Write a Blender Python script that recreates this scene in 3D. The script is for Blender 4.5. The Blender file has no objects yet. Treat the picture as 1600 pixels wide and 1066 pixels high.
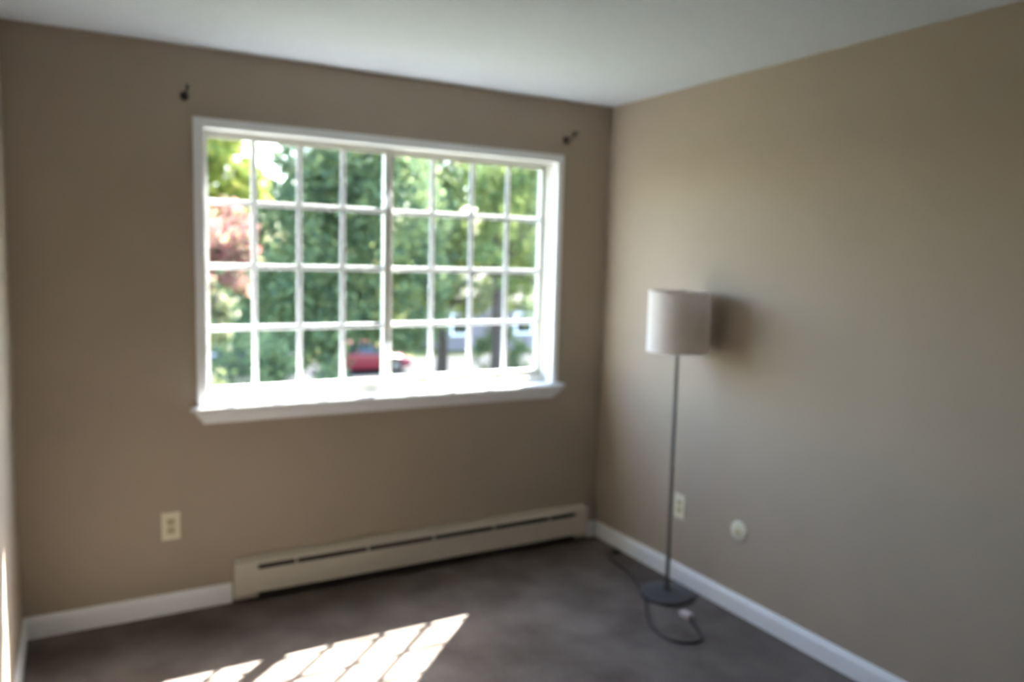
import bpy, bmesh, math, random
import numpy as np
from mathutils import Vector, Matrix

random.seed(4)
rng = np.random.default_rng(11)
sc = bpy.context.scene
COL = sc.collection
PI = math.pi

# ------------------------------------------------------------------ camera
cam_d = bpy.data.cameras.new('camera')
cam = bpy.data.objects.new('camera', cam_d)
COL.objects.link(cam)
cam_d.sensor_width = 36.0
cam_d.lens = 36.0 * 1212.85 / 1600.0
cam_d.clip_start = 0.02
cam_d.clip_end = 500
yaw, pitch, roll = 0.51395, -0.10487, 0.02625
fwd = Vector((math.sin(yaw) * math.cos(pitch), math.cos(yaw) * math.cos(pitch), math.sin(pitch)))
rt = Vector((math.cos(yaw), -math.sin(yaw), 0))
up = rt.cross(fwd)
rt2 = rt * math.cos(roll) + up * math.sin(roll)
up2 = -rt * math.sin(roll) + up * math.cos(roll)
mw = Matrix.Identity(4)
for i in range(3):
    mw[i][0] = rt2[i]; mw[i][1] = up2[i]; mw[i][2] = -fwd[i]
mw.translation = Vector((-2.6127, -3.5823, 1.5920))
cam.matrix_world = mw
# the photograph is focused too near: the whole room is soft
cam_d.dof.use_dof = True
cam_d.dof.focus_distance = 1.0
cam_d.dof.aperture_fstop = 2.7
sc.camera = cam

# ------------------------------------------------------------------ sky, sun, exposure
SUN = Vector((0.562, 0.548, 0.93)).normalized()      # towards the sun
world = bpy.data.worlds.new('sky_world')
sc.world = world
world.use_nodes = True
wn = world.node_tree.nodes
bg = wn['Background']
sky = wn.new('ShaderNodeTexSky')
sky.sky_type = 'NISHITA'
sky.sun_disc = False
sky.sun_elevation = math.asin(SUN.z)
sky.sun_rotation = math.atan2(SUN.x, SUN.y)
sky.air_density = 1.0
sky.dust_density = 1.5
world.node_tree.links.new(sky.outputs[0], bg.inputs[0])
bg.inputs[1].default_value = 0.33
try:
    world.cycles.sampling_method = 'MANUAL'
    world.cycles.sample_map_resolution = 512
except Exception:
    pass

sun_d = bpy.data.lights.new('sun', 'SUN')
sun_o = bpy.data.objects.new('sun', sun_d)
COL.objects.link(sun_o)
sun_d.energy = 9.0
sun_d.angle = math.radians(0.53)
sun_d.color = (1.0, 0.97, 0.92)
sun_o.rotation_euler = SUN.to_track_quat('Z', 'Y').to_euler()
sun_o.location = (6, 6, 12)

sc.view_settings.view_transform = 'Standard'
sc.view_settings.look = 'None'
sc.view_settings.gamma = 1.0
sc.view_settings.use_curve_mapping = False
sc.view_settings.exposure = 3.3
sc.cycles.max_bounces = 14
sc.cycles.diffuse_bounces = 10
sc.cycles.transparent_max_bounces = 16

# ------------------------------------------------------------------ materials
def lin(c):
    return tuple((x / 12.92 if x <= 0.04045 else ((x + 0.055) / 1.055) ** 2.4) for x in [v / 255 for v in c]) + (1,)

def mat(name, rgb, rough=0.6, metal=0.0, var=0.0, scale=20.0, bump=0.0, bscale=200.0, spec=0.5, trans=0.0, sheen=0.0):
    m = bpy.data.materials.new(name)
    m.use_nodes = True
    nt = m.node_tree
    b = nt.nodes['Principled BSDF']
    b.inputs['Roughness'].default_value = rough
    b.inputs['Metallic'].default_value = metal
    b.inputs['Specular IOR Level'].default_value = spec
    base = lin(rgb)
    tc = nt.nodes.new('ShaderNodeTexCoord')
    n = nt.nodes.new('ShaderNodeTexNoise')
    n.inputs['Scale'].default_value = scale
    n.inputs['Detail'].default_value = 5
    nt.links.new(tc.outputs['Object'], n.inputs['Vector'])
    r = nt.nodes.new('ShaderNodeValToRGB')
    r.color_ramp.elements[0].position = 0.3
    r.color_ramp.elements[1].position = 0.7
    r.color_ramp.elements[0].color = tuple(c * (1 - var) for c in base[:3]) + (1,)
    r.color_ramp.elements[1].color = tuple(min(1, c * (1 + var)) for c in base[:3]) + (1,)
    nt.links.new(n.outputs['Fac'], r.inputs['Fac'])
    nt.links.new(r.outputs['Color'], b.inputs['Base Color'])
    if bump:
        n2 = nt.nodes.new('ShaderNodeTexNoise')
        n2.inputs['Scale'].default_value = bscale
        n2.inputs['Detail'].default_value = 4
        nt.links.new(tc.outputs['Object'], n2.inputs['Vector'])
        bp = nt.nodes.new('ShaderNodeBump')
        bp.inputs['Strength'].default_value = bump
        bp.inputs['Distance'].default_value = 0.004
        nt.links.new(n2.outputs['Fac'], bp.inputs['Height'])
        nt.links.new(bp.outputs['Normal'], b.inputs['Normal'])
    if trans:
        tr = nt.nodes.new('ShaderNodeBsdfTranslucent')
        nt.links.new(r.outputs['Color'], tr.inputs['Color'])
        mx = nt.nodes.new('ShaderNodeMixShader')
        mx.inputs[0].default_value = trans
        nt.links.new(b.outputs[0], mx.inputs[1])
        nt.links.new(tr.outputs[0], mx.inputs[2])
        nt.links.new(mx.outputs[0], nt.nodes['Material Output'].inputs[0])
    return m

def leaf_mat(name, cols, trans=0.45):
    m = bpy.data.materials.new(name)
    m.use_nodes = True
    nt = m.node_tree
    nt.nodes.remove(nt.nodes['Principled BSDF'])
    g = nt.nodes.new('ShaderNodeNewGeometry')
    r = nt.nodes.new('ShaderNodeValToRGB')
    cr = r.color_ramp
    while len(cr.elements) < len(cols):
        cr.elements.new(0.5)
    for i, c in enumerate(cols):
        cr.elements[i].position = i / (len(cols) - 1)
        cr.elements[i].color = lin(c)
    nt.links.new(g.outputs['Random Per Island'], r.inputs['Fac'])
    d = nt.nodes.new('ShaderNodeBsdfDiffuse')
    t = nt.nodes.new('ShaderNodeBsdfTranslucent')
    mx = nt.nodes.new('ShaderNodeMixShader')
    mx.inputs[0].default_value = trans
    nt.links.new(r.outputs[0], d.inputs[0])
    nt.links.new(r.outputs[0], t.inputs[0])
    nt.links.new(d.outputs[0], mx.inputs[1])
    nt.links.new(t.outputs[0], mx.inputs[2])
    nt.links.new(mx.outputs[0], nt.nodes['Material Output'].inputs[0])
    return m

def glass_mat(name):
    m = bpy.data.materials.new(name)
    m.use_nodes = True
    nt = m.node_tree
    nt.nodes.remove(nt.nodes['Principled BSDF'])
    t = nt.nodes.new('ShaderNodeBsdfTransparent')
    t.inputs[0].default_value = (0.95, 0.97, 0.96, 1)
    g = nt.nodes.new('ShaderNodeBsdfGlossy')
    g.inputs['Roughness'].default_value = 0.02
    mx = nt.nodes.new('ShaderNodeMixShader')
    mx.inputs[0].default_value = 0.035
    nt.links.new(t.outputs[0], mx.inputs[1])
    nt.links.new(g.outputs[0], mx.inputs[2])
    nt.links.new(mx.outputs[0], nt.nodes['Material Output'].inputs[0])
    return m

M = {}
M['wall'] = mat('beige_wall_paint', (174, 160, 144), 0.75, var=0.02, scale=3, bump=0.05, bscale=350, spec=0.25)
M['ceiling'] = mat('white_ceiling_texture', (211, 218, 227), 0.9, var=0.03, scale=60, bump=0.6, bscale=90, spec=0.1)
M['trim'] = mat('white_trim_paint', (243, 245, 248), 0.45, var=0.01)
M['vinyl'] = mat('cream_white_vinyl', (206, 204, 195), 0.4, var=0.01)
M['heater'] = mat('almond_enamel', (206, 197, 182), 0.5, var=0.02)
M['dark'] = mat('gap_shade_dark', (26, 25, 22), 0.8)  # near-black colour standing in for shade inside the heater openings
M['fin'] = mat('grey_heating_fin', (80, 78, 72), 0.5, metal=0.6)
M['ivory'] = mat('ivory_plastic', (228, 224, 200), 0.4)
M['ivory_dark'] = mat('tan_ivory_plastic', (196, 182, 140), 0.45)
M['slot'] = mat('socket_slot_dark', (40, 36, 28), 0.7)
M['screw'] = mat('screw_metal', (160, 155, 140), 0.35, metal=0.8)
M['bronze'] = mat('oil_rubbed_bronze', (38, 34, 27), 0.45, metal=0.3)
M['lampmetal'] = mat('grey_lamp_metal', (120, 116, 110), 0.42, metal=0.35)
M['lampbase'] = mat('dark_grey_lamp_base', (84, 84, 86), 0.45, metal=0.25)
M['shade'] = mat('white_linen_shade', (240, 232, 226), 0.9, var=0.03, scale=300, bump=0.15, bscale=500, spec=0.1, trans=0.28)
M['bulb'] = mat('white_bulb_glass', (235, 233, 228), 0.3)
M['cord'] = mat('grey_lamp_cord', (46, 42, 42), 0.5)
M['plug'] = mat('pale_plug_plastic', (206, 196, 196), 0.5)
M['glass'] = glass_mat('window_glass')
M['bark'] = mat('brown_bark', (62, 52, 46), 0.9, var=0.25, scale=8, bump=0.6, bscale=30)
M['siding'] = mat('pale_siding', (104, 96, 100), 0.8, var=0.03)
M['roof'] = mat('grey_shingle', (92, 82, 78), 0.9, var=0.15, scale=6)
M['hglass'] = mat('dark_house_glass', (30, 36, 42), 0.1)
M['red'] = mat('red_car_paint', (116, 20, 42), 0.3)
M['navy'] = mat('navy_car_paint', (34, 40, 62), 0.3)
M['tyre'] = mat('black_tyre', (24, 24, 25), 0.85)
M['chrome'] = mat('wheel_alloy', (110, 110, 114), 0.3, metal=0.7)
M['lamp_red'] = mat('red_tail_lens', (160, 20, 24), 0.3)

def carpet_mat():
    m = bpy.data.materials.new('grey_brown_carpet')
    m.use_nodes = True
    nt = m.node_tree
    b = nt.nodes['Principled BSDF']
    b.inputs['Roughness'].default_value = 0.95
    b.inputs['Specular IOR Level'].default_value = 0.05
    tc = nt.nodes.new('ShaderNodeTexCoord')
    def noise(s, det):
        n = nt.nodes.new('ShaderNodeTexNoise')
        n.inputs['Scale'].default_value = s
        n.inputs['Detail'].default_value = det
        nt.links.new(tc.outputs['Object'], n.inputs['Vector'])
        return n
    a = noise(3.5, 4)
    f = noise(120, 3)
    mixn = nt.nodes.new('ShaderNodeMath'); mixn.operation = 'MULTIPLY_ADD'
    mixn.inputs[1].default_value = 0.35
    nt.links.new(f.outputs['Fac'], mixn.inputs[0])
    sub = nt.nodes.new('ShaderNodeMath'); sub.operation = 'MULTIPLY'
    sub.inputs[1].default_value = 0.65
    nt.links.new(a.outputs['Fac'], sub.inputs[0])
    nt.links.new(sub.outputs[0], mixn.inputs[2])
    r = nt.nodes.new('ShaderNodeValToRGB')
    r.color_ramp.elements[0].position = 0.34
    r.color_ramp.elements[1].position = 0.66
    r.color_ramp.elements[0].color = lin((88, 79, 74))
    r.color_ramp.elements[1].color = lin((132, 123, 117))
    nt.links.new(mixn.outputs[0], r.inputs[0])
    nt.links.new(r.outputs[0], b.inputs['Base Color'])
    n2 = noise(260, 3)
    bu = nt.nodes.new('ShaderNodeBump')
    bu.inputs['Strength'].default_value = 0.7
    bu.inputs['Distance'].default_value = 0.006
    nt.links.new(n2.outputs['Fac'], bu.inputs['Height'])
    nt.links.new(bu.outputs[0], b.inputs['Normal'])
    return m
M['carpet'] = carpet_mat()
M['lawn'] = mat('sunny_lawn', (70, 72, 46), 1.0, var=0.3, scale=0.5, spec=0.0)
M['road'] = mat('pale_asphalt', (62, 61, 62), 1.0, var=0.1, scale=2, spec=0.0)

# ------------------------------------------------------------------ geometry helpers
ORIG = {}

def link(name, bm, m, parent=None, smooth=False, origin=None):
    """world-space bmesh -> one mesh object; a child keeps its parent's origin."""
    o0 = Vector(ORIG[parent.name]) if parent is not None else Vector(origin or (0, 0, 0))
    bmesh.ops.recalc_face_normals(bm, faces=bm.faces)
    bmesh.ops.translate(bm, verts=bm.verts, vec=-o0)
    me = bpy.data.meshes.new(name)
    bm.to_mesh(me)
    bm.free()
    if smooth:
        for p in me.polygons:
            p.use_smooth = True
        try:
            me.set_sharp_from_angle(angle=math.radians(40))
        except Exception:
            pass
    me.materials.append(M[m] if isinstance(m, str) else m)
    o = bpy.data.objects.new(name, me)
    COL.objects.link(o)
    if parent is not None:
        o.parent = parent
    else:
        o.location = o0
    ORIG[o.name] = tuple(o0)
    return o

def thing(name, loc, label=None, cat=None, group=None, kind=None):
    o = bpy.data.objects.new(name, None)
    o.empty_display_size = 0.1
    COL.objects.link(o)
    o.location = loc
    ORIG[o.name] = tuple(loc)
    tag(o, label, cat, group, kind)
    return o

def tag(o, label=None, cat=None, group=None, kind=None):
    for k, v in (('label', label), ('category', cat), ('group', group), ('kind', kind)):
        if v:
            o[k] = v
    return o

def NB():
    return bmesh.new()

def box(bm, x0, x1, y0, y1, z0, z1, bev=0.0, seg=2):
    r = bmesh.ops.create_cube(bm, size=1)
    vs = r['verts']
    for v in vs:
        v.co = Vector(((x0 + x1) / 2 + v.co.x * (x1 - x0), (y0 + y1) / 2 + v.co.y * (y1 - y0), (z0 + z1) / 2 + v.co.z * (z1 - z0)))
    if bev:
        es = list({e for v in vs for e in v.link_edges})
        bmesh.ops.bevel(bm, geom=es, offset=bev, segments=seg, affect='EDGES', profile=0.5)
    return bm

def bx(*a, **k):
    return box(NB(), *a, **k)

def prism(bm, pts, axis, a0, a1):
    """closed polygon pts (two coords) swept along axis from a0 to a1."""
    def P(u, v, w):
        return {'x': (w, u, v), 'y': (u, w, v), 'z': (u, v, w)}[axis]
    A = [bm.verts.new(P(u, v, a0)) for u, v in pts]
    B = [bm.verts.new(P(u, v, a1)) for u, v in pts]
    n = len(pts)
    bm.faces.new(A); bm.faces.new(B[::-1])
    for i in range(n):
        bm.faces.new((A[i], A[(i + 1) % n], B[(i + 1) % n], B[i]))
    return bm

def lathe(bm, prof, c, seg=40, axis='z', cap=True):
    """prof: (radius, height) list around an axis through c."""
    rings = []
    for r, h in prof:
        ring = []
        for k in range(seg):
            a = 2 * PI * k / seg
            p = {'z': (r * math.cos(a), r * math.sin(a), h), 'x': (h, r * math.cos(a), r * math.sin(a)), 'y': (r * math.cos(a), h, r * math.sin(a))}[axis]
            ring.append(bm.verts.new((c[0] + p[0], c[1] + p[1], c[2] + p[2])))
        rings.append(ring)
    for i in range(len(rings) - 1):
        for k in range(seg):
            bm.faces.new((rings[i][k], rings[i][(k + 1) % seg], rings[i + 1][(k + 1) % seg], rings[i + 1][k]))
    if cap:
        bm.faces.new(rings[0]); bm.faces.new(rings[-1][::-1])
    return bm

def tube(bm, pts, rad, seg=8):
    pts = [Vector(p) for p in pts]
    rads = rad if isinstance(rad, (list, tuple)) else [rad] * len(pts)
    rings = []
    ref = Vector((0.31, 0.12, 0.94))
    for i, p in enumerate(pts):
        t = (pts[min(i + 1, len(pts) - 1)] - pts[max(i - 1, 0)]).normalized()
        u = t.cross(ref)
        if u.length < 1e-3:
            u = t.cross(Vector((1, 0, 0)))
        u.normalize()
        w = t.cross(u)
        rings.append([bm.verts.new(p + (u * math.cos(2 * PI * k / seg) + w * math.sin(2 * PI * k / seg)) * rads[i]) for k in range(seg)])
    for i in range(len(rings) - 1):
        for k in range(seg):
            bm.faces.new((rings[i][k], rings[i][(k + 1) % seg], rings[i + 1][(k + 1) % seg], rings[i + 1][k]))
    bm.faces.new(rings[0]); bm.faces.new(rings[-1][::-1])
    return bm

def spline(ctrl, n=10):
    P = [Vector(c) for c in ctrl]
    P = [P[0] * 2 - P[1]] + P + [P[-1] * 2 - P[-2]]
    out = []
    for i in range(1, len(P) - 2):
        for k in range(n):
            t = k / n
            a, b, c, d = P[i - 1], P[i], P[i + 1], P[i + 2]
            out.append(0.5 * ((2 * b) + (c - a) * t + (2 * a - 5 * b + 4 * c - d) * t * t + (3 * b - a - 3 * c + d) * t ** 3))
    out.append(P[-2])
    return out

# ------------------------------------------------------------------ the room
W, H, D = 2.835, 2.44, 4.35           # right wall x=0, window wall y=0
OX0, OX1, OZ0, OZ1 = -2.141, -0.324, 0.897, 2.132
T = 0.16
def struct(name, bm, m):
    return tag(link(name, bm, m), kind='structure')

struct('floor', bx(-W - 0.12, 0.12, -D - 0.12, T, -0.12, 0.0), 'carpet')
struct('ceiling', bx(-W - 0.12, 0.12, -D - 0.12, T, H, H + 0.12), 'ceiling')
b = NB()
xs, zs = [-W - 0.12, OX0, OX1, 0.12], [0.0, OZ0, OZ1, H]
for i in range(3):
    for k in range(3):
        if i == 1 and k == 1:
            continue
        box(b, xs[i], xs[i + 1], 0, T, zs[k], zs[k + 1])
bmesh.ops.remove_doubles(b, verts=b.verts, dist=1e-5)
# drop the inner faces between neighbouring blocks
cnt = {}
for f in list(b.faces):
    key = tuple(round(c, 4) for c in f.calc_center_median())
    cnt.setdefault(key, []).append(f)
bmesh.ops.delete(b, geom=[f for fs in cnt.values() if len(fs) > 1 for f in fs], context='FACES')
struct('wall_back', b, 'wall')
struct('wall_right', bx(0, 0.12, -D, 0, 0, H), 'wall')
struct('wall_left', bx(-W - 0.12, -W, -D, 0, 0, H), 'wall')
struct('wall_front', bx(-W - 0.12, 0.12, -D - 0.12, -D, 0, H), 'wall')

# baseboards: 9 cm moulding with an eased top
def bb_prof(s):
    return [(0, 0.0), (s * 0.014, 0.0), (s * 0.014, 0.066), (s * 0.011, 0.076), (s * 0.007, 0.082), (s * 0.006, 0.089), (0, 0.091)]
b = prism(NB(), [(u, v) for u, v in bb_prof(-1)], 'x', -W, -2.027)
struct('baseboard_back', b, 'trim')
b = prism(NB(), [(u, v) for u, v in bb_prof(-1)], 'x', -0.072, 0)
struct('baseboard_back.001', b, 'trim')
b = prism(NB(), [(u, v) for u, v in bb_prof(-1)], 'y', -D, -0.0)
struct('baseboard_right', b, 'trim')
b = prism(NB(), [(-W + u, v) for u, v in bb_prof(1)], 'y', -D, -0.0)
struct('baseboard_left', b, 'trim')

# ------------------------------------------------------------------ the window
win = thing('window_1', (-1.23, 0, 0.92), kind='structure')
CX0, CX1, CZ1 = -2.162, -0.304, 2.154
IX0, IX1, IZ1 = -2.121, -0.344, 2.113
def quadprism(pts, y0, y1):
    return prism(NB(), pts, 'y', y0, y1)
def casing(pts):
    b = quadprism(pts, -0.017, 0.0)
    es = [e for e in b.edges if all(abs(v.co.y + 0.017) < 1e-5 for v in e.verts)]
    bmesh.ops.bevel(b, geom=es, offset=0.004, segments=2, affect='EDGES')
    link('casing', b, 'trim', win)
casing([(CX0, 0.92), (IX0, 0.92), (IX0, IZ1), (CX0, CZ1)])
casing([(IX1, 0.92), (CX1, 0.92), (CX1, CZ1), (IX1, IZ1)])
casing([(IX0, IZ1), (IX1, IZ1), (CX1, CZ1), (CX0, CZ1)])
# jamb liner boards
link('jamb', bx(OX0, IX0, 0, 0.05, 0.92, IZ1), 'trim', win)
link('jamb', bx(IX1, OX1, 0, 0.05, 0.92, IZ1), 'trim', win)
link('jamb', bx(OX0, OX1, 0, 0.05, IZ1, OZ1), 'trim', win)
# stool with horns and rounded nose
b = prism(NB(), [(-2.19, -0.055), (-0.277, -0.055), (-0.277, 0.0), (OX1, 0.0), (OX1, 0.055), (OX0, 0.055), (OX0, 0.0), (-2.19, 0.0)], 'z', 0.898, 0.92)
es = [e for e in b.edges if all(v.co.y < -0.05 for v in e.verts) and abs(e.verts[0].co.z - e.verts[1].co.z) < 1e-5]
bmesh.ops.bevel(b, geom=es, offset=0.008, segments=3, affect='EDGES')
link('window_stool', b, 'trim', win)
# apron: cove moulding, cut back at both ends
b = NB()
top = [(-2.172, 0.0), (-0.292, 0.0), (-0.292, -0.046), (-2.172, -0.046)]
prof = [(0.0, 0.0, 0.898), (0.0, 0.0, 0.886), (0.012, 0.013, 0.868), (0.030, 0.030, 0.848), (0.034, 0.034, 0.838)]
rings = []
for ins, dy, z in prof:
    rings.append([b.verts.new(p) for p in ((-2.172 + ins, 0.0, z), (-0.292 - ins, 0.0, z), (-0.292 - ins, -0.046 + dy, z), (-2.172 + ins, -0.046 + dy, z))])
for i in range(len(rings) - 1):
    for k in range(4):
        b.faces.new((rings[i][k], rings[i][(k + 1) % 4], rings[i + 1][(k + 1) % 4], rings[i + 1][k]))
b.faces.new(rings[0]); b.faces.new(rings[-1][::-1])
link('apron', b, 'trim', win)

def ring(x0, x1, z0, z1, gx0, gx1, gz0, gz1, y0, y1, bev=0.0):
    b = NB()
    O = [(x0, z0), (x1, z0), (x1, z1), (x0, z1)]
    I = [(gx0, gz0), (gx1, gz0), (gx1, gz1), (gx0, gz1)]
    V = {}
    for y in (y0, y1):
        V[y] = ([b.verts.new((u, y, v)) for u, v in O], [b.verts.new((u, y, v)) for u, v in I])
    for k in range(4):
        j = (k + 1) % 4
        for y in (y0, y1):
            b.faces.new((V[y][0][k], V[y][0][j], V[y][1][j], V[y][1][k]))
        b.faces.new((V[y0][0][k], V[y0][0][j], V[y1][0][j], V[y1][0][k]))
        b.faces.new((V[y0][1][k], V[y0][1][j], V[y1][1][j], V[y1][1][k]))
    if bev:
        es = [e for e in b.edges if abs(e.verts[0].co.y - e.verts[1].co.y) < 1e-6 and e.verts[0].co.y == y0]
        bmesh.ops.bevel(b, geom=es, offset=bev, segments=1, affect='EDGES')
    return b
link('window_frame', ring(OX0, OX1, OZ0, OZ1, -2.114, -0.351, 0.946, 2.104, 0.05, 0.15), 'vinyl', win)

def sash(x0, x1, gx0, gx1, y0, y1, mx):
    z0, z1, gz0, gz1 = 0.946, 2.104, 0.985, 2.084
    s = link('sash', ring(x0, x1, z0, z1, gx0, gx1, gz0, gz1, y0, y1, 0.003), 'vinyl', win)
    yc = (y0 + y1) / 2
    mz = [1.25, 1.527, 1.809]
    hw = 0.0125
    for x in mx:
        link('muntin', bx(x - hw, x + hw, yc - 0.004, yc + 0.004, gz0, gz1, bev=0.002, seg=1), 'trim', s)
    for z in mz:
        link('muntin', bx(gx0, gx1, yc - 0.0036, yc + 0.0036, z - hw, z + hw, bev=0.002, seg=1), 'trim', s)
    ex = [gx0] + mx + [gx1]
    ez = [gz0] + mz + [gz1]
    for i in range(len(ex) - 1):
        for k in range(len(ez) - 1):
            link('pane', bx(ex[i], ex[i + 1], yc - 0.002, yc + 0.002, ez[k], ez[k + 1]), 'glass', s)
    return s
sL = sash(-2.114, -1.250, -2.096, -1.287, 0.060, 0.092, [-1.900, -1.697, -1.490])
sR = sash(-1.275, -0.351, -1.232, -0.376, 0.098, 0.130, [-1.012, -0.790, -0.577])
# two latches on the meeting stile of the left sash
for z in (1.86, 1.13):
    b = NB()
    box(b, -1.284, -1.254, 0.048, 0.060, z - 0.035, z + 0.035, bev=0.004)
    lt = link('latch', b, 'trim', sL)
    b = prism(NB(), [(-1.27, z - 0.008), (-1.262, z + 0.012), (-1.292, z + 0.04), (-1.304, z + 0.03)], 'y', 0.036, 0.048)
    link('latch_lever', b, 'trim', lt)

# ------------------------------------------------------------------ curtain rod brackets
def bracket(x, z, lean, label):
    t = thing('curtain_rod_bracket', (x, 0, z), label, 'bracket', 'curtain rod brackets above the window')
    b = lathe(NB(), [(0.0175, 0.0), (0.0175, -0.004), (0.014, -0.008), (0.006, -0.008)], (x, 0, z), 20, 'y')
    p = link('wall_plate', b, 'bronze', t, True)
    b = lathe(NB(), [(0.003, -0.008), (0.003, -0.0105), (0.001, -0.011)], (x, 0, z + 0.0085), 10, 'y')
    link('screw', b, 'bronze', p, True)
    pts = spline([(x, -0.004, z), (x, -0.03, z), (x + lean * 0.2, -0.055, z + 0.004), (x + lean * 0.6, -0.072, z + 0.014)], 6)
    link('arm', tube(NB(), pts, 0.0045, 8), 'bronze', t, True)
    cup = []
    for k in range(13):
        a = PI + PI * k / 12
        cup.append((x + lean, -0.085 + 0.013 * math.cos(a), z + 0.03 + 0.013 * math.sin(a)))
    link('cup', tube(NB(), cup, 0.0062, 8), 'bronze', t, True)
bracket(-2.192, 2.235, 0.002, 'small dark bracket on the wall above the top left window corner')
bracket(-0.291, 2.238, 0.004, 'small dark bracket on the wall between window and room corner')

# ------------------------------------------------------------------ baseboard heater
hx0, hx1 = -2.022, -0.098
ht = thing('baseboard_heater', ((hx0 + hx1) / 2, 0, 0.0), 'long almond electric baseboard heater on the wall under the window', 'heater')
FY = -0.066
# casing: back plate, sloped top and the front as one bent sheet, open at slot and bottom
b = prism(NB(), [(0, 0.018), (-0.004, 0.018), (-0.004, 0.196), (-0.052, 0.190), (FY + 0.003, 0.184), (FY + 0.003, 0.181), (FY, 0.181), (FY, 0.187), (-0.054, 0.196), (-0.004, 0.203), (0, 0.203)], 'x', hx0 + 0.1, hx1 - 0.085)
link('back_panel', b, 'heater', ht)
b = prism(NB(), [(FY, 0.050), (FY, 0.158), (FY + 0.008, 0.155), (FY + 0.008, 0.152), (FY + 0.003, 0.154), (FY + 0.003, 0.053), (FY + 0.014, 0.046), (FY + 0.013, 0.043)], 'x', hx0 + 0.1, hx1 - 0.085)
link('front_panel', b, 'heater', ht)
for a, c in ((hx0, hx0 + 0.1), (hx1 - 0.085, hx1)):
    b = prism(NB(), [(0, 0.018), (0, 0.204), (-0.004, 0.204), (-0.055, 0.197), (FY - 0.001, 0.188), (FY - 0.001, 0.045), (-0.050, 0.022)], 'x', a, c)
    es = [e for e in b.edges if abs(e.verts[0].co.x - e.verts[1].co.x) < 1e-6]
    bmesh.ops.bevel(b, geom=es, offset=0.0015, segments=1, affect='EDGES')
    link('end_cap', b, 'heater', ht)
link('heating_rod', tube(NB(), [(hx0 + 0.1, -0.032, 0.09), (hx1 - 0.085, -0.032, 0.09)], 0.008, 8), 'fin', ht)
b = NB()
n = 150
for k in range(n):
    x = hx0 + 0.115 + (hx1 - hx0 - 0.215) * k / (n - 1)
    box(b, x - 0.0006, x + 0.0006, -0.056, -0.008, 0.062, 0.125)
tag(link('heating_fins', b, 'fin', ht), kind='stuff')
b = prism(NB(), [(-0.004, 0.130), (-0.045, 0.150), (-0.058, 0.168), (-0.058, 0.172), (-0.004, 0.172)], 'x', hx0 + 0.1, hx1 - 0.085)
link('slot_shade_fill', b, 'dark', ht)  # solid wedge behind the slot, its shaded depth painted near-black
b = prism(NB(), [(-0.004, 0.022), (-0.054, 0.022), (-0.054, 0.034), (-0.004, 0.060)], 'x', hx0 + 0.1, hx1 - 0.085)
link('intake_shade_fill', b, 'dark', ht)  # shadowed gap below the front panel, drawn as a dark solid
for k in range(5):
    x = hx0 + 0.1 + (hx1 - hx0 - 0.185) * (k + 0.5) / 5
    link('slot_tab', bx(x - 0.004, x + 0.004, FY + 0.002, FY + 0.006, 0.153, 0.184), 'heater', ht)

# ------------------------------------------------------------------ wall plates
def face_bm(u0, u1, v0, v1, d0, d1, side, bev=0.0):
    """a raised block on the back wall (side y) or on the right wall (side x)"""
    if side == 'y':
        return bx(u0, u1, -d1, -d0, v0, v1, bev=bev)
    return bx(-d1, -d0, u0, u1, v0, v1, bev=bev)

def outlet(u, z, side, label):
    loc = (u, 0, z) if side == 'y' else (0, u, z)
    t = thing('wall_outlet', loc, label, 'outlet', 'duplex wall outlets')
    link('cover_plate', face_bm(u - 0.038, u + 0.038, z - 0.062, z + 0.062, 0, 0.006, side, 0.0025), 'ivory', t)
    for s in (-1, 1):
        zc = z + s * 0.0195
        r = link('receptacle', face_bm(u - 0.0165, u + 0.0165, zc - 0.0145, zc + 0.0145, 0.003, 0.0085, side, 0.003), 'ivory_dark', t)
        for du in (-0.0065, 0.0065):
            link('slot', face_bm(u + du - 0.0013, u + du + 0.0013, zc - 0.002, zc + 0.007, 0.006, 0.0088, side), 'slot', r)
        link('slot', face_bm(u - 0.0022, u + 0.0022, zc - 0.0095, zc - 0.0055, 0.006, 0.0088, side), 'slot', r)
    c = (u, 0, z) if side == 'y' else (0, u, z)
    link('screw', lathe(NB(), [(0.0032, -0.005), (0.0032, -0.0072), (0.0015, -0.0078)], c, 10, side), 'screw', t, True)
outlet(-2.277, 0.395, 'y', 'ivory wall outlet left of the baseboard heater, below the window')
outlet(-0.712, 0.384, 'x', 'ivory wall outlet on the right wall, partly behind the lamp pole')

cv = thing('cable_plate', (0, -1.11, 0.385), 'round ivory cable cover plate on the right wall beside the lamp', 'wall plate')
link('cover_disc', lathe(NB(), [(0.047, 0.0), (0.047, -0.004), (0.043, -0.007), (0.02, -0.009)], (0, -1.11, 0.385), 36, 'x'), 'ivory', cv, True)
link('hub', lathe(NB(), [(0.016, -0.007), (0.016, -0.013), (0.012, -0.016)], (0, -1.11, 0.385), 20, 'x'), 'ivory_dark', cv, True)
for s in (-1, 1):
    link('screw', lathe(NB(), [(0.0032, -0.007), (0.0032, -0.0095), (0.0015, -0.010)], (0, -1.11 , 0.385 + s * 0.028), 10, 'x'), 'screw', cv, True)

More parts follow.
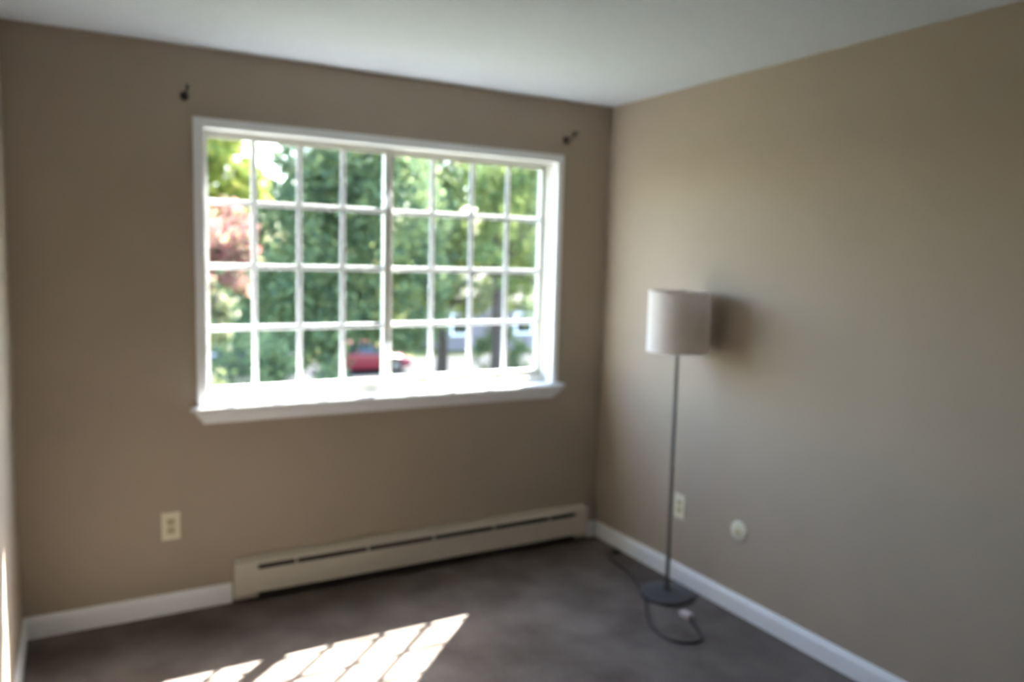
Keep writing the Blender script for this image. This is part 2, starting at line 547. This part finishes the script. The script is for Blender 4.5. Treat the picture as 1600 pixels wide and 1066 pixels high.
# ------------------------------------------------------------------ floor lamp
LX, LY = -0.168, -0.832
lamp = thing('floor_lamp', (LX, LY, 0), 'slim grey floor lamp with a white drum shade, standing in the corner', 'lamp')
link('base', lathe(NB(), [(0.118, 0.0), (0.127, 0.003), (0.128, 0.012), (0.124, 0.019), (0.112, 0.023), (0.05, 0.028), (0.02, 0.032)], (LX, LY, 0), 56), 'lampbase', lamp, True)
link('base_collar', lathe(NB(), [(0.019, 0.030), (0.019, 0.042), (0.014, 0.050), (0.013, 0.085), (0.0105, 0.092)], (LX, LY, 0), 24), 'lampbase', lamp, True)
pole = link('pole', lathe(NB(), [(0.0098, 0.085), (0.0098, 0.62), (0.0092, 0.622), (0.0092, 1.26)], (LX, LY, 0), 20), 'lampmetal', lamp, True)
link('pole_joint', lathe(NB(), [(0.0098, 0.612), (0.0115, 0.615), (0.0115, 0.627), (0.0098, 0.630)], (LX, LY, 0), 20), 'lampmetal', pole, True)
sk = link('socket', lathe(NB(), [(0.012, 1.25), (0.019, 1.26), (0.020, 1.31), (0.016, 1.322)], (LX, LY, 0), 24), 'lampmetal', lamp, True)
link('switch_knob', lathe(NB(), [(0.004, 0.018), (0.004, 0.034), (0.006, 0.036), (0.006, 0.044)], (LX, LY, 1.285), 10, 'x'), 'lampmetal', sk, True)
link('bulb', lathe(NB(), [(0.012, 1.32), (0.014, 1.34), (0.024, 1.365), (0.030, 1.39), (0.028, 1.412), (0.016, 1.428), (0.004, 1.432)], (LX, LY, 0), 24), 'bulb', lamp, True)
# drum shade: thin walled, open at both ends, hem tape at both rims
z0, z1, rb, rtp = 1.186, 1.464, 0.141, 0.141
b = NB()
prof = [(rb - 0.002, z0), (rb, z0), (rtp, z1), (rtp - 0.002, z1), (rb - 0.002, z0)]
lathe(b, prof, (LX, LY, 0), 72, cap=False)
bmesh.ops.remove_doubles(b, verts=b.verts, dist=1e-5)
shade = link('lamp_shade', b, 'shade', lamp, True)
for za, zb, r in ((z0 - 0.001, z0 + 0.010, rb), (z1 - 0.010, z1 + 0.001, rtp)):
    b = NB()
    lathe(b, [(r - 0.003, za), (r + 0.0012, za), (r + 0.0012, zb), (r - 0.003, zb), (r - 0.003, za)], (LX, LY, 0), 72, cap=False)
    bmesh.ops.remove_doubles(b, verts=b.verts, dist=1e-5)
    link('shade_hem', b, 'shade', shade, True)
for k in range(3):
    a = 2 * PI * k / 3 + 0.5
    link('spider_arm', tube(NB(), [(LX + 0.018 * math.cos(a), LY + 0.018 * math.sin(a), 1.318), (LX + 0.06 * math.cos(a), LY + 0.06 * math.sin(a), 1.34), (LX + 0.139 * math.cos(a), LY + 0.139 * math.sin(a), 1.456)], 0.0018, 6), 'lampmetal', shade)
# cord: from behind the lamp, under the base, looping out in front to its plug
zc = 0.006
ctrl = [(-0.060, -0.285, zc), (-0.085, -0.292, zc + 0.004), (-0.140, -0.335, zc), (-0.158, -0.42, zc), (-0.170, -0.55, zc), (-0.215, -0.67, zc), (-0.275, -0.80, zc), (-0.345, -0.90, zc), (-0.415, -1.00, zc), (-0.455, -1.09, zc),
        (-0.462, -1.17, zc), (-0.425, -1.235, zc), (-0.365, -1.258, zc), (-0.322, -1.240, zc), (-0.288, -1.18, zc), (-0.245, -1.075, zc + 0.006)]
cord = link('cord', tube(NB(), spline(ctrl, 8), 0.006, 8), 'cord', lamp, True)
d = (Vector((-0.212, -1.005, 0)) - Vector((-0.245, -1.075, 0))).normalized()
b = NB()
box(b, -0.012, 0.042, -0.016, 0.016, -0.012, 0.014, bev=0.005)
for s in (-1, 1):
    box(b, 0.042, 0.058, s * 0.006 - 0.0008, s * 0.006 + 0.0008, -0.003, 0.003)
bmesh.ops.transform(b, matrix=Matrix.Translation((-0.243, -1.070, 0.0135)) @ Matrix.Rotation(math.atan2(d.y, d.x) + 0.5, 4, 'Z'), verts=b.verts)
link('plug', b, 'plug', cord)
b = NB()
box(b, -0.018, 0.018, -0.012, 0.012, 0.001, 0.02, bev=0.005)
bmesh.ops.transform(b, matrix=Matrix.Translation((-0.066, -0.288, 0)) @ Matrix.Rotation(-0.4, 4, 'Z'), verts=b.verts)
link('cord_switch', b, 'cord', cord)
lamp.rotation_euler = (0.0, -0.006, 0.0)

# ------------------------------------------------------------------ outdoors
G = -3.9
struct('ground_lawn', bx(-60, 90, 4.0, 120, G - 0.3, G), 'lawn')
struct('road', bx(-60, 90, 28.5, 35.5, G - 0.2, G + 0.03), 'road')

def leaves(name, blobs, n, size, m, parent, shell=0.55):
    """leaf cards folded along the midrib, scattered in clumps through the crown's blobs"""
    vol = np.array([bl[1][0] * bl[1][1] * bl[1][2] for bl in blobs]) ** 0.75
    cnts = np.maximum(1, (n * vol / vol.sum())).astype(int)
    C = []
    for (c, r), k in zip(blobs, cnts):
        nc = max(6, k // 60)
        dv = rng.normal(size=(nc, 3)); dv /= np.linalg.norm(dv, axis=1)[:, None]
        rad = rng.uniform(shell, 1.0, size=(nc, 1)) ** 0.6
        cl = dv * rad
        idx = rng.integers(0, nc, size=k)
        p = cl[idx] + rng.normal(scale=0.13, size=(k, 3))
        C.append(np.array(c) + p * np.array(r))
    C = np.concatenate(C)
    k = len(C)
    nrm = rng.normal(size=(k, 3)); nrm[:, 2] = np.abs(nrm[:, 2]) + 0.4
    nrm /= np.linalg.norm(nrm, axis=1)[:, None]
    a = rng.normal(size=(k, 3)); a -= (a * nrm).sum(1)[:, None] * nrm
    a /= np.linalg.norm(a, axis=1)[:, None]
    bb = np.cross(nrm, a)
    s = size * rng.uniform(0.7, 1.3, size=(k, 1))
    fold = nrm * s * 0.18
    V = np.stack([C - a * s, C - bb * s * 0.55 + fold, C + a * s, C + bb * s * 0.55 + fold], axis=1).reshape(-1, 3)
    V -= np.array(ORIG[parent.name])
    me = bpy.data.meshes.new(name)
    i = np.arange(k) * 4
    F = np.stack([i, i + 1, i + 2, i, i + 2, i + 3], axis=1).reshape(-1, 3)
    me.vertices.add(len(V)); me.vertices.foreach_set('co', V.astype(np.float32).ravel())
    me.loops.add(F.size); me.loops.foreach_set('vertex_index', F.astype(np.int32).ravel())
    me.polygons.add(len(F)); me.polygons.foreach_set('loop_start', (np.arange(len(F)) * 3).astype(np.int32))
    me.update(calc_edges=True)
    me.materials.append(m)
    o = bpy.data.objects.new(name, me)
    COL.objects.link(o)
    o.parent = parent
    o['kind'] = 'stuff'
    ORIG[o.name] = ORIG[parent.name]
    return o

def tree(name, base, blobs, n, size, m, label, trunk_r=0.2, fork=None, group='trees outside the window'):
    t = thing(name, (base[0], base[1], G), label, 'tree' if 'shrub' not in name else 'shrub', group)
    tops = [bl[0] for bl in blobs]
    zt = fork if fork is not None else G + (np.mean([p[2] for p in tops]) - G) * 0.55
    x, y = base
    b = NB()
    tube(b, spline([(x, y, G - 0.1), (x + 0.05, y, G + (zt - G) * 0.4), (x - 0.04, y + 0.05, zt)], 5), [trunk_r * (1.5 if k == 0 else 1.15 - 0.035 * k) for k in range(11)], 10)
    for c in tops:
        mid = (x * 0.5 + c[0] * 0.5, y * 0.5 + c[1] * 0.5, zt * 0.55 + c[2] * 0.45)
        tube(b, spline([(x - 0.04, y + 0.05, zt - 0.1), mid, c], 4), [trunk_r * 0.6 * (1 - 0.085 * k) for k in range(9)], 7)
    link('trunk', b, 'bark', t, True)
    leaves('foliage', blobs, n, size, m, t)
    return t

L_dark = leaf_mat('deep_green_leaves', [(80, 94, 78), (94, 112, 86), (110, 128, 90), (146, 156, 110)], 0.45)
L_mid = leaf_mat('mid_green_leaves', [(82, 98, 80), (108, 124, 84), (130, 142, 86), (156, 162, 108)], 0.45)
L_yel = leaf_mat('yellow_green_leaves', [(96, 112, 62), (126, 138, 68), (148, 152, 74), (164, 162, 96)], 0.45)
L_ash = leaf_mat('olive_green_leaves', [(92, 112, 84), (120, 138, 88), (140, 152, 92), (160, 164, 116)], 0.45)
L_red = leaf_mat('salmon_red_leaves', [(134, 74, 76), (148, 102, 98), (154, 114, 104), (152, 128, 114), (112, 110, 76)], 0.45)
L_pale = leaf_mat('pale_cream_green_leaves', [(144, 138, 118), (108, 114, 78), (82, 94, 58), (154, 148, 134)], 0.45)

tree('maple_tree', (-1.9, 15.8), [((-1.2, 15.6, 4.9), (2.3, 1.8, 2.3)), ((-2.6, 15.9, 3.6), (1.8, 1.8, 1.8)), ((0.2, 15.2, 3.3), (1.05, 1.1, 0.9)), ((-1.5, 15.6, 6.8), (1.6, 1.6, 1.4)), ((-0.6, 15.4, 2.4), (1.1, 1.0, 0.8)), ((0.75, 15.2, 2.75), (0.6, 0.7, 0.45))], 21000, 0.10, L_yel,
     'yellow green tree filling the upper left window panes', 0.16)
tree('dogwood_tree', (-1.3, 10.2), [((-0.75, 10.0, 1.80), (0.75, 0.8, 0.66)), ((-1.6, 10.3, 1.9), (0.9, 0.9, 0.8)), ((-0.42, 9.9, 1.30), (0.46, 0.6, 0.42))], 7000, 0.06, L_red,
     'small tree with salmon red autumn leaves at the left window edge', 0.07)
tree('variegated_shrub', (-0.8, 12.5), [((-0.5, 12.4, 0.35), (0.62, 0.6, 0.62)), ((-1.4, 12.5, 0.2), (0.8, 0.6, 0.8)), ((-0.9, 12.5, -1.2), (0.8, 0.6, 0.8))], 5200, 0.065, L_pale,
     'tall shrub with pale cream and green leaves below the red tree', 0.06)
tree('oak_tree', (4.9, 22.4), [((4.1, 22.0, 1.4), (2.5, 2.5, 2.8)), ((6.0, 22.4, 2.4), (3.0, 2.5, 3.0)), ((5.5, 22.2, 5.4), (2.5, 2.4, 2.2)), ((5.3, 22.2, 4.4), (1.5, 1.6, 1.8)), ((3.6, 21.6, -0.6), (2.2, 2.0, 1.5)), ((7.2, 22.2, 0.2), (2.1, 2.0, 1.9))], 34000, 0.12, L_dark,
     'large dark green tree in the middle of the window view', 0.3, -1.2)
tree('linden_tree', (11.6, 28.0), [((10.2, 28.0, 3.2), (2.7, 1.7, 2.9)), ((13.2, 28.1, 4.2), (2.9, 1.7, 2.9)), ((11.6, 28.0, 6.8), (3.0, 1.7, 2.3)), ((10.0, 27.9, 0.3), (2.0, 1.6, 1.7)), ((12.8, 28.0, 0.6), (2.0, 1.6, 1.6)), ((16.0, 28.2, 3.5), (2.3, 1.6, 3.0)), ((16.4, 28.2, 0.2), (1.9, 1.5, 1.5))], 26000, 0.125, L_mid,
     'mid green tree right of the window centre, behind the sliding sash', 0.26, -0.4)
tree('ash_tree', (12.1, 23.6), [((13.3, 23.6, 3.6), (2.3, 1.7, 2.5)), ((11.6, 23.4, 5.6), (1.5, 1.6, 1.9)), ((14.2, 23.6, 0.6), (1.6, 1.4, 1.3)), ((15.2, 23.8, 5.4), (2.2, 1.6, 2.2)), ((11.4, 23.4, 1.2), (1.1, 1.2, 0.9))], 16000, 0.115, L_ash,
     'yellowish green tree with a thick dark trunk near the right window edge', 0.33, 1.2)
tree('garden_shrub', (0.9, 18.5), [((0.9, 18.4, -1.9), (1.8, 1.2, 1.7)), ((3.0, 18.6, -2.6), (1.4, 1.1, 1.3)), ((-1.2, 18.4, -2.0), (1.6, 1.2, 1.7))], 13000, 0.085, L_dark,
     'dark rounded shrub at the lower left window panes', 0.08)
tree('garden_shrub.001', (13.6, 26.0), [((13.4, 25.8, -2.6), (1.3, 0.32, 1.35)), ((14.7, 25.8, -3.0), (0.9, 0.32, 0.95))], 3000, 0.085, L_dark,
     'dark shrub around the trunk at the lower right window panes', 0.08)
# a belt of trees across the road
belt = [(-6, 46, 5.4, L_mid, 'tree across the road, far left'), (3.0, 55, 7.6, L_dark, 'dark tree across the road behind the red leaved tree'),
        (9.0, 46, 5.7, L_mid, 'tree across the road behind the sky gap'), (19.5, 56, 10.4, L_dark, 'tall dark tree across the road behind the window centre'),
        (24.5, 47.5, 9.6, L_mid, 'tall green tree across the road behind the right sash'), (35, 56, 11.2, L_dark, 'tall dark tree across the road at the right window edge'), (38, 45, 9.0, L_mid, 'tree across the road, far right')]
for i, (x, y, zt, m, lab) in enumerate(belt):
    h = zt - G
    tree('distant_tree', (x, y), [((x, y, G + h * 0.66), (4.6, 2.6, h * 0.36)), ((x - 2.6, y, G + h * 0.36), (3.4, 2.4, h * 0.30)), ((x + 2.8, y + 0.3, G + h * 0.40), (3.4, 2.3, h * 0.30))], 9000, 0.24, m, lab, 0.35)

# houses across the road
def house(x, y, w, dpt, h, label, ridge):
    t = thing('house', (x, y, G), label, 'house', 'houses across the road')
    wl = link('house_wall', bx(x - w / 2, x + w / 2, y - dpt / 2, y + dpt / 2, G, G + h), 'siding', t)
    b = prism(NB(), [(y - dpt / 2 - 0.4, G + h - 0.1), (y + dpt / 2 + 0.4, G + h - 0.1), (y, G + h + ridge)], 'x', x - w / 2 - 0.4, x + w / 2 + 0.4)
    link('roof', b, 'roof', t)
    yf = y - dpt / 2
    for k in range(3):
        wx = x - w / 2 + w * (k + 0.5) / 3
        if k == 1:
            d = link('house_door', bx(wx - 0.5, wx + 0.5, yf - 0.06, yf, G, G + 2.1), 'roof', t)
            link('door_knob', lathe(NB(), [(0.03, -0.06), (0.045, -0.1), (0.02, -0.13)], (wx + 0.4, yf, G + 1.0), 8, 'y'), 'chrome', d)
        else:
            f = link('house_window', ring(wx - 0.65, wx + 0.65, G + 0.9, G + 2.2, wx - 0.55, wx + 0.55, G + 1.0, G + 2.1, yf - 0.06, yf), 'trim', t)
            link('house_pane', bx(wx - 0.55, wx + 0.55, yf - 0.03, yf - 0.01, G + 1.0, G + 2.1), 'hglass', f)
house(19.5, 40.5, 6.5, 5.0, 2.9, 'pale house across the road behind the thick trunk', 1.8)
house(28.6, 40.0, 7.0, 5.0, 3.0, 'pale house across the road at the right window edge', 1.8)

# cars parked on the road
def car(loc, rz, paint, label):
    t = thing('parked_car', (0, 0, 0), label, 'car', 'cars parked on the road')
    # cross sections along x: (x, half width, z sill, z shoulder)
    b = NB()
    st = [(-2.15, 0.70, 0.42, 0.62), (-2.10, 0.80, 0.30, 0.86), (-1.6, 0.86, 0.24, 0.93), (-0.6, 0.88, 0.22, 0.95), (0.5, 0.88, 0.22, 0.94), (1.3, 0.86, 0.24, 0.84), (1.95, 0.80, 0.28, 0.70), (2.12, 0.66, 0.40, 0.58)]
    rings = []
    for x, hw, za, zb in st:
        rings.append([b.verts.new(p) for p in ((x, -hw * 0.94, za), (x, -hw, za + (zb - za) * 0.4), (x, -hw * 0.97, zb - 0.05), (x, -hw * 0.86, zb), (x, hw * 0.86, zb), (x, hw * 0.97, zb - 0.05), (x, hw, za + (zb - za) * 0.4), (x, hw * 0.94, za))])
    for i in range(len(rings) - 1):
        for k in range(8):
            b.faces.new((rings[i][k], rings[i][(k + 1) % 8], rings[i + 1][(k + 1) % 8], rings[i + 1][k]))
    b.faces.new(rings[0]); b.faces.new(rings[-1][::-1])
    body = link('body', b, paint, t, True)
    # cabin glasshouse and roof
    cab = [(-1.75, 0.93), (-1.15, 1.40), (0.15, 1.42), (0.95, 0.92)]
    b = NB()
    lo = [(x, z) for x, z in cab]
    def sec(x, z):
        return 0.78 - 0.14 * (z - 0.92) / 0.5
    A = [b.verts.new((x, -sec(x, z), z)) for x, z in lo]
    B = [b.verts.new((x, sec(x, z), z)) for x, z in lo]
    b.faces.new(A); b.faces.new(B[::-1])
    for i in range(4):
        j = (i + 1) % 4
        b.faces.new((A[i], A[j], B[j], B[i]))
    link('glasshouse', b, 'hglass', t)
    b = NB()
    box(b, -1.2, 0.2, -0.66, 0.66, 1.395, 1.45, bev=0.02)
    link('roof_panel', b, paint, t, True)
    for x, z, x2, z2 in ((-1.75, 0.92, -1.17, 1.41), (0.95, 0.91, 0.17, 1.43), (-0.45, 0.93, -0.5, 1.42)):
        for s in (-1, 1):
            link('pillar', tube(NB(), [(x, s * 0.785, z), (x2, s * 0.65, z2)], 0.035, 6), paint, t)
    for x in (-1.32, 1.32):
        for s in (-1, 1):
            w = link('tyre', lathe(NB(), [(0.2, -0.1), (0.3, -0.1), (0.33, -0.06), (0.33, 0.06), (0.3, 0.1), (0.2, 0.1)], (x, s * 0.80, 0.33), 20, 'y'), 'tyre', t, True)
            link('hub_cap', lathe(NB(), [(0.2, s * 0.08 - 0.02), (0.2, s * 0.1), (0.06, s * 0.115)], (x, s * 0.80, 0.33), 14, 'y'), 'chrome', w, True)
    for s in (-1, 1):
        link('tail_light', bx(-2.14, -2.04, s * 0.62 - 0.12, s * 0.62 + 0.12, 0.64, 0.80, bev=0.02), 'lamp_red', t)
        link('headlight', bx(1.98, 2.10, s * 0.56 - 0.14, s * 0.56 + 0.14, 0.52, 0.66, bev=0.02), 'chrome', t)
    t.location = loc
    t.rotation_euler = (0, 0, rz)
    return t
car((9.25, 31.6, G + 0.03), math.radians(-8), 'red', 'red car parked on the road, seen through the lower panes at the mullion')
car((4.6, 33.4, G + 0.03), math.radians(-4), 'navy', 'dark blue car parked to the left of the red car')
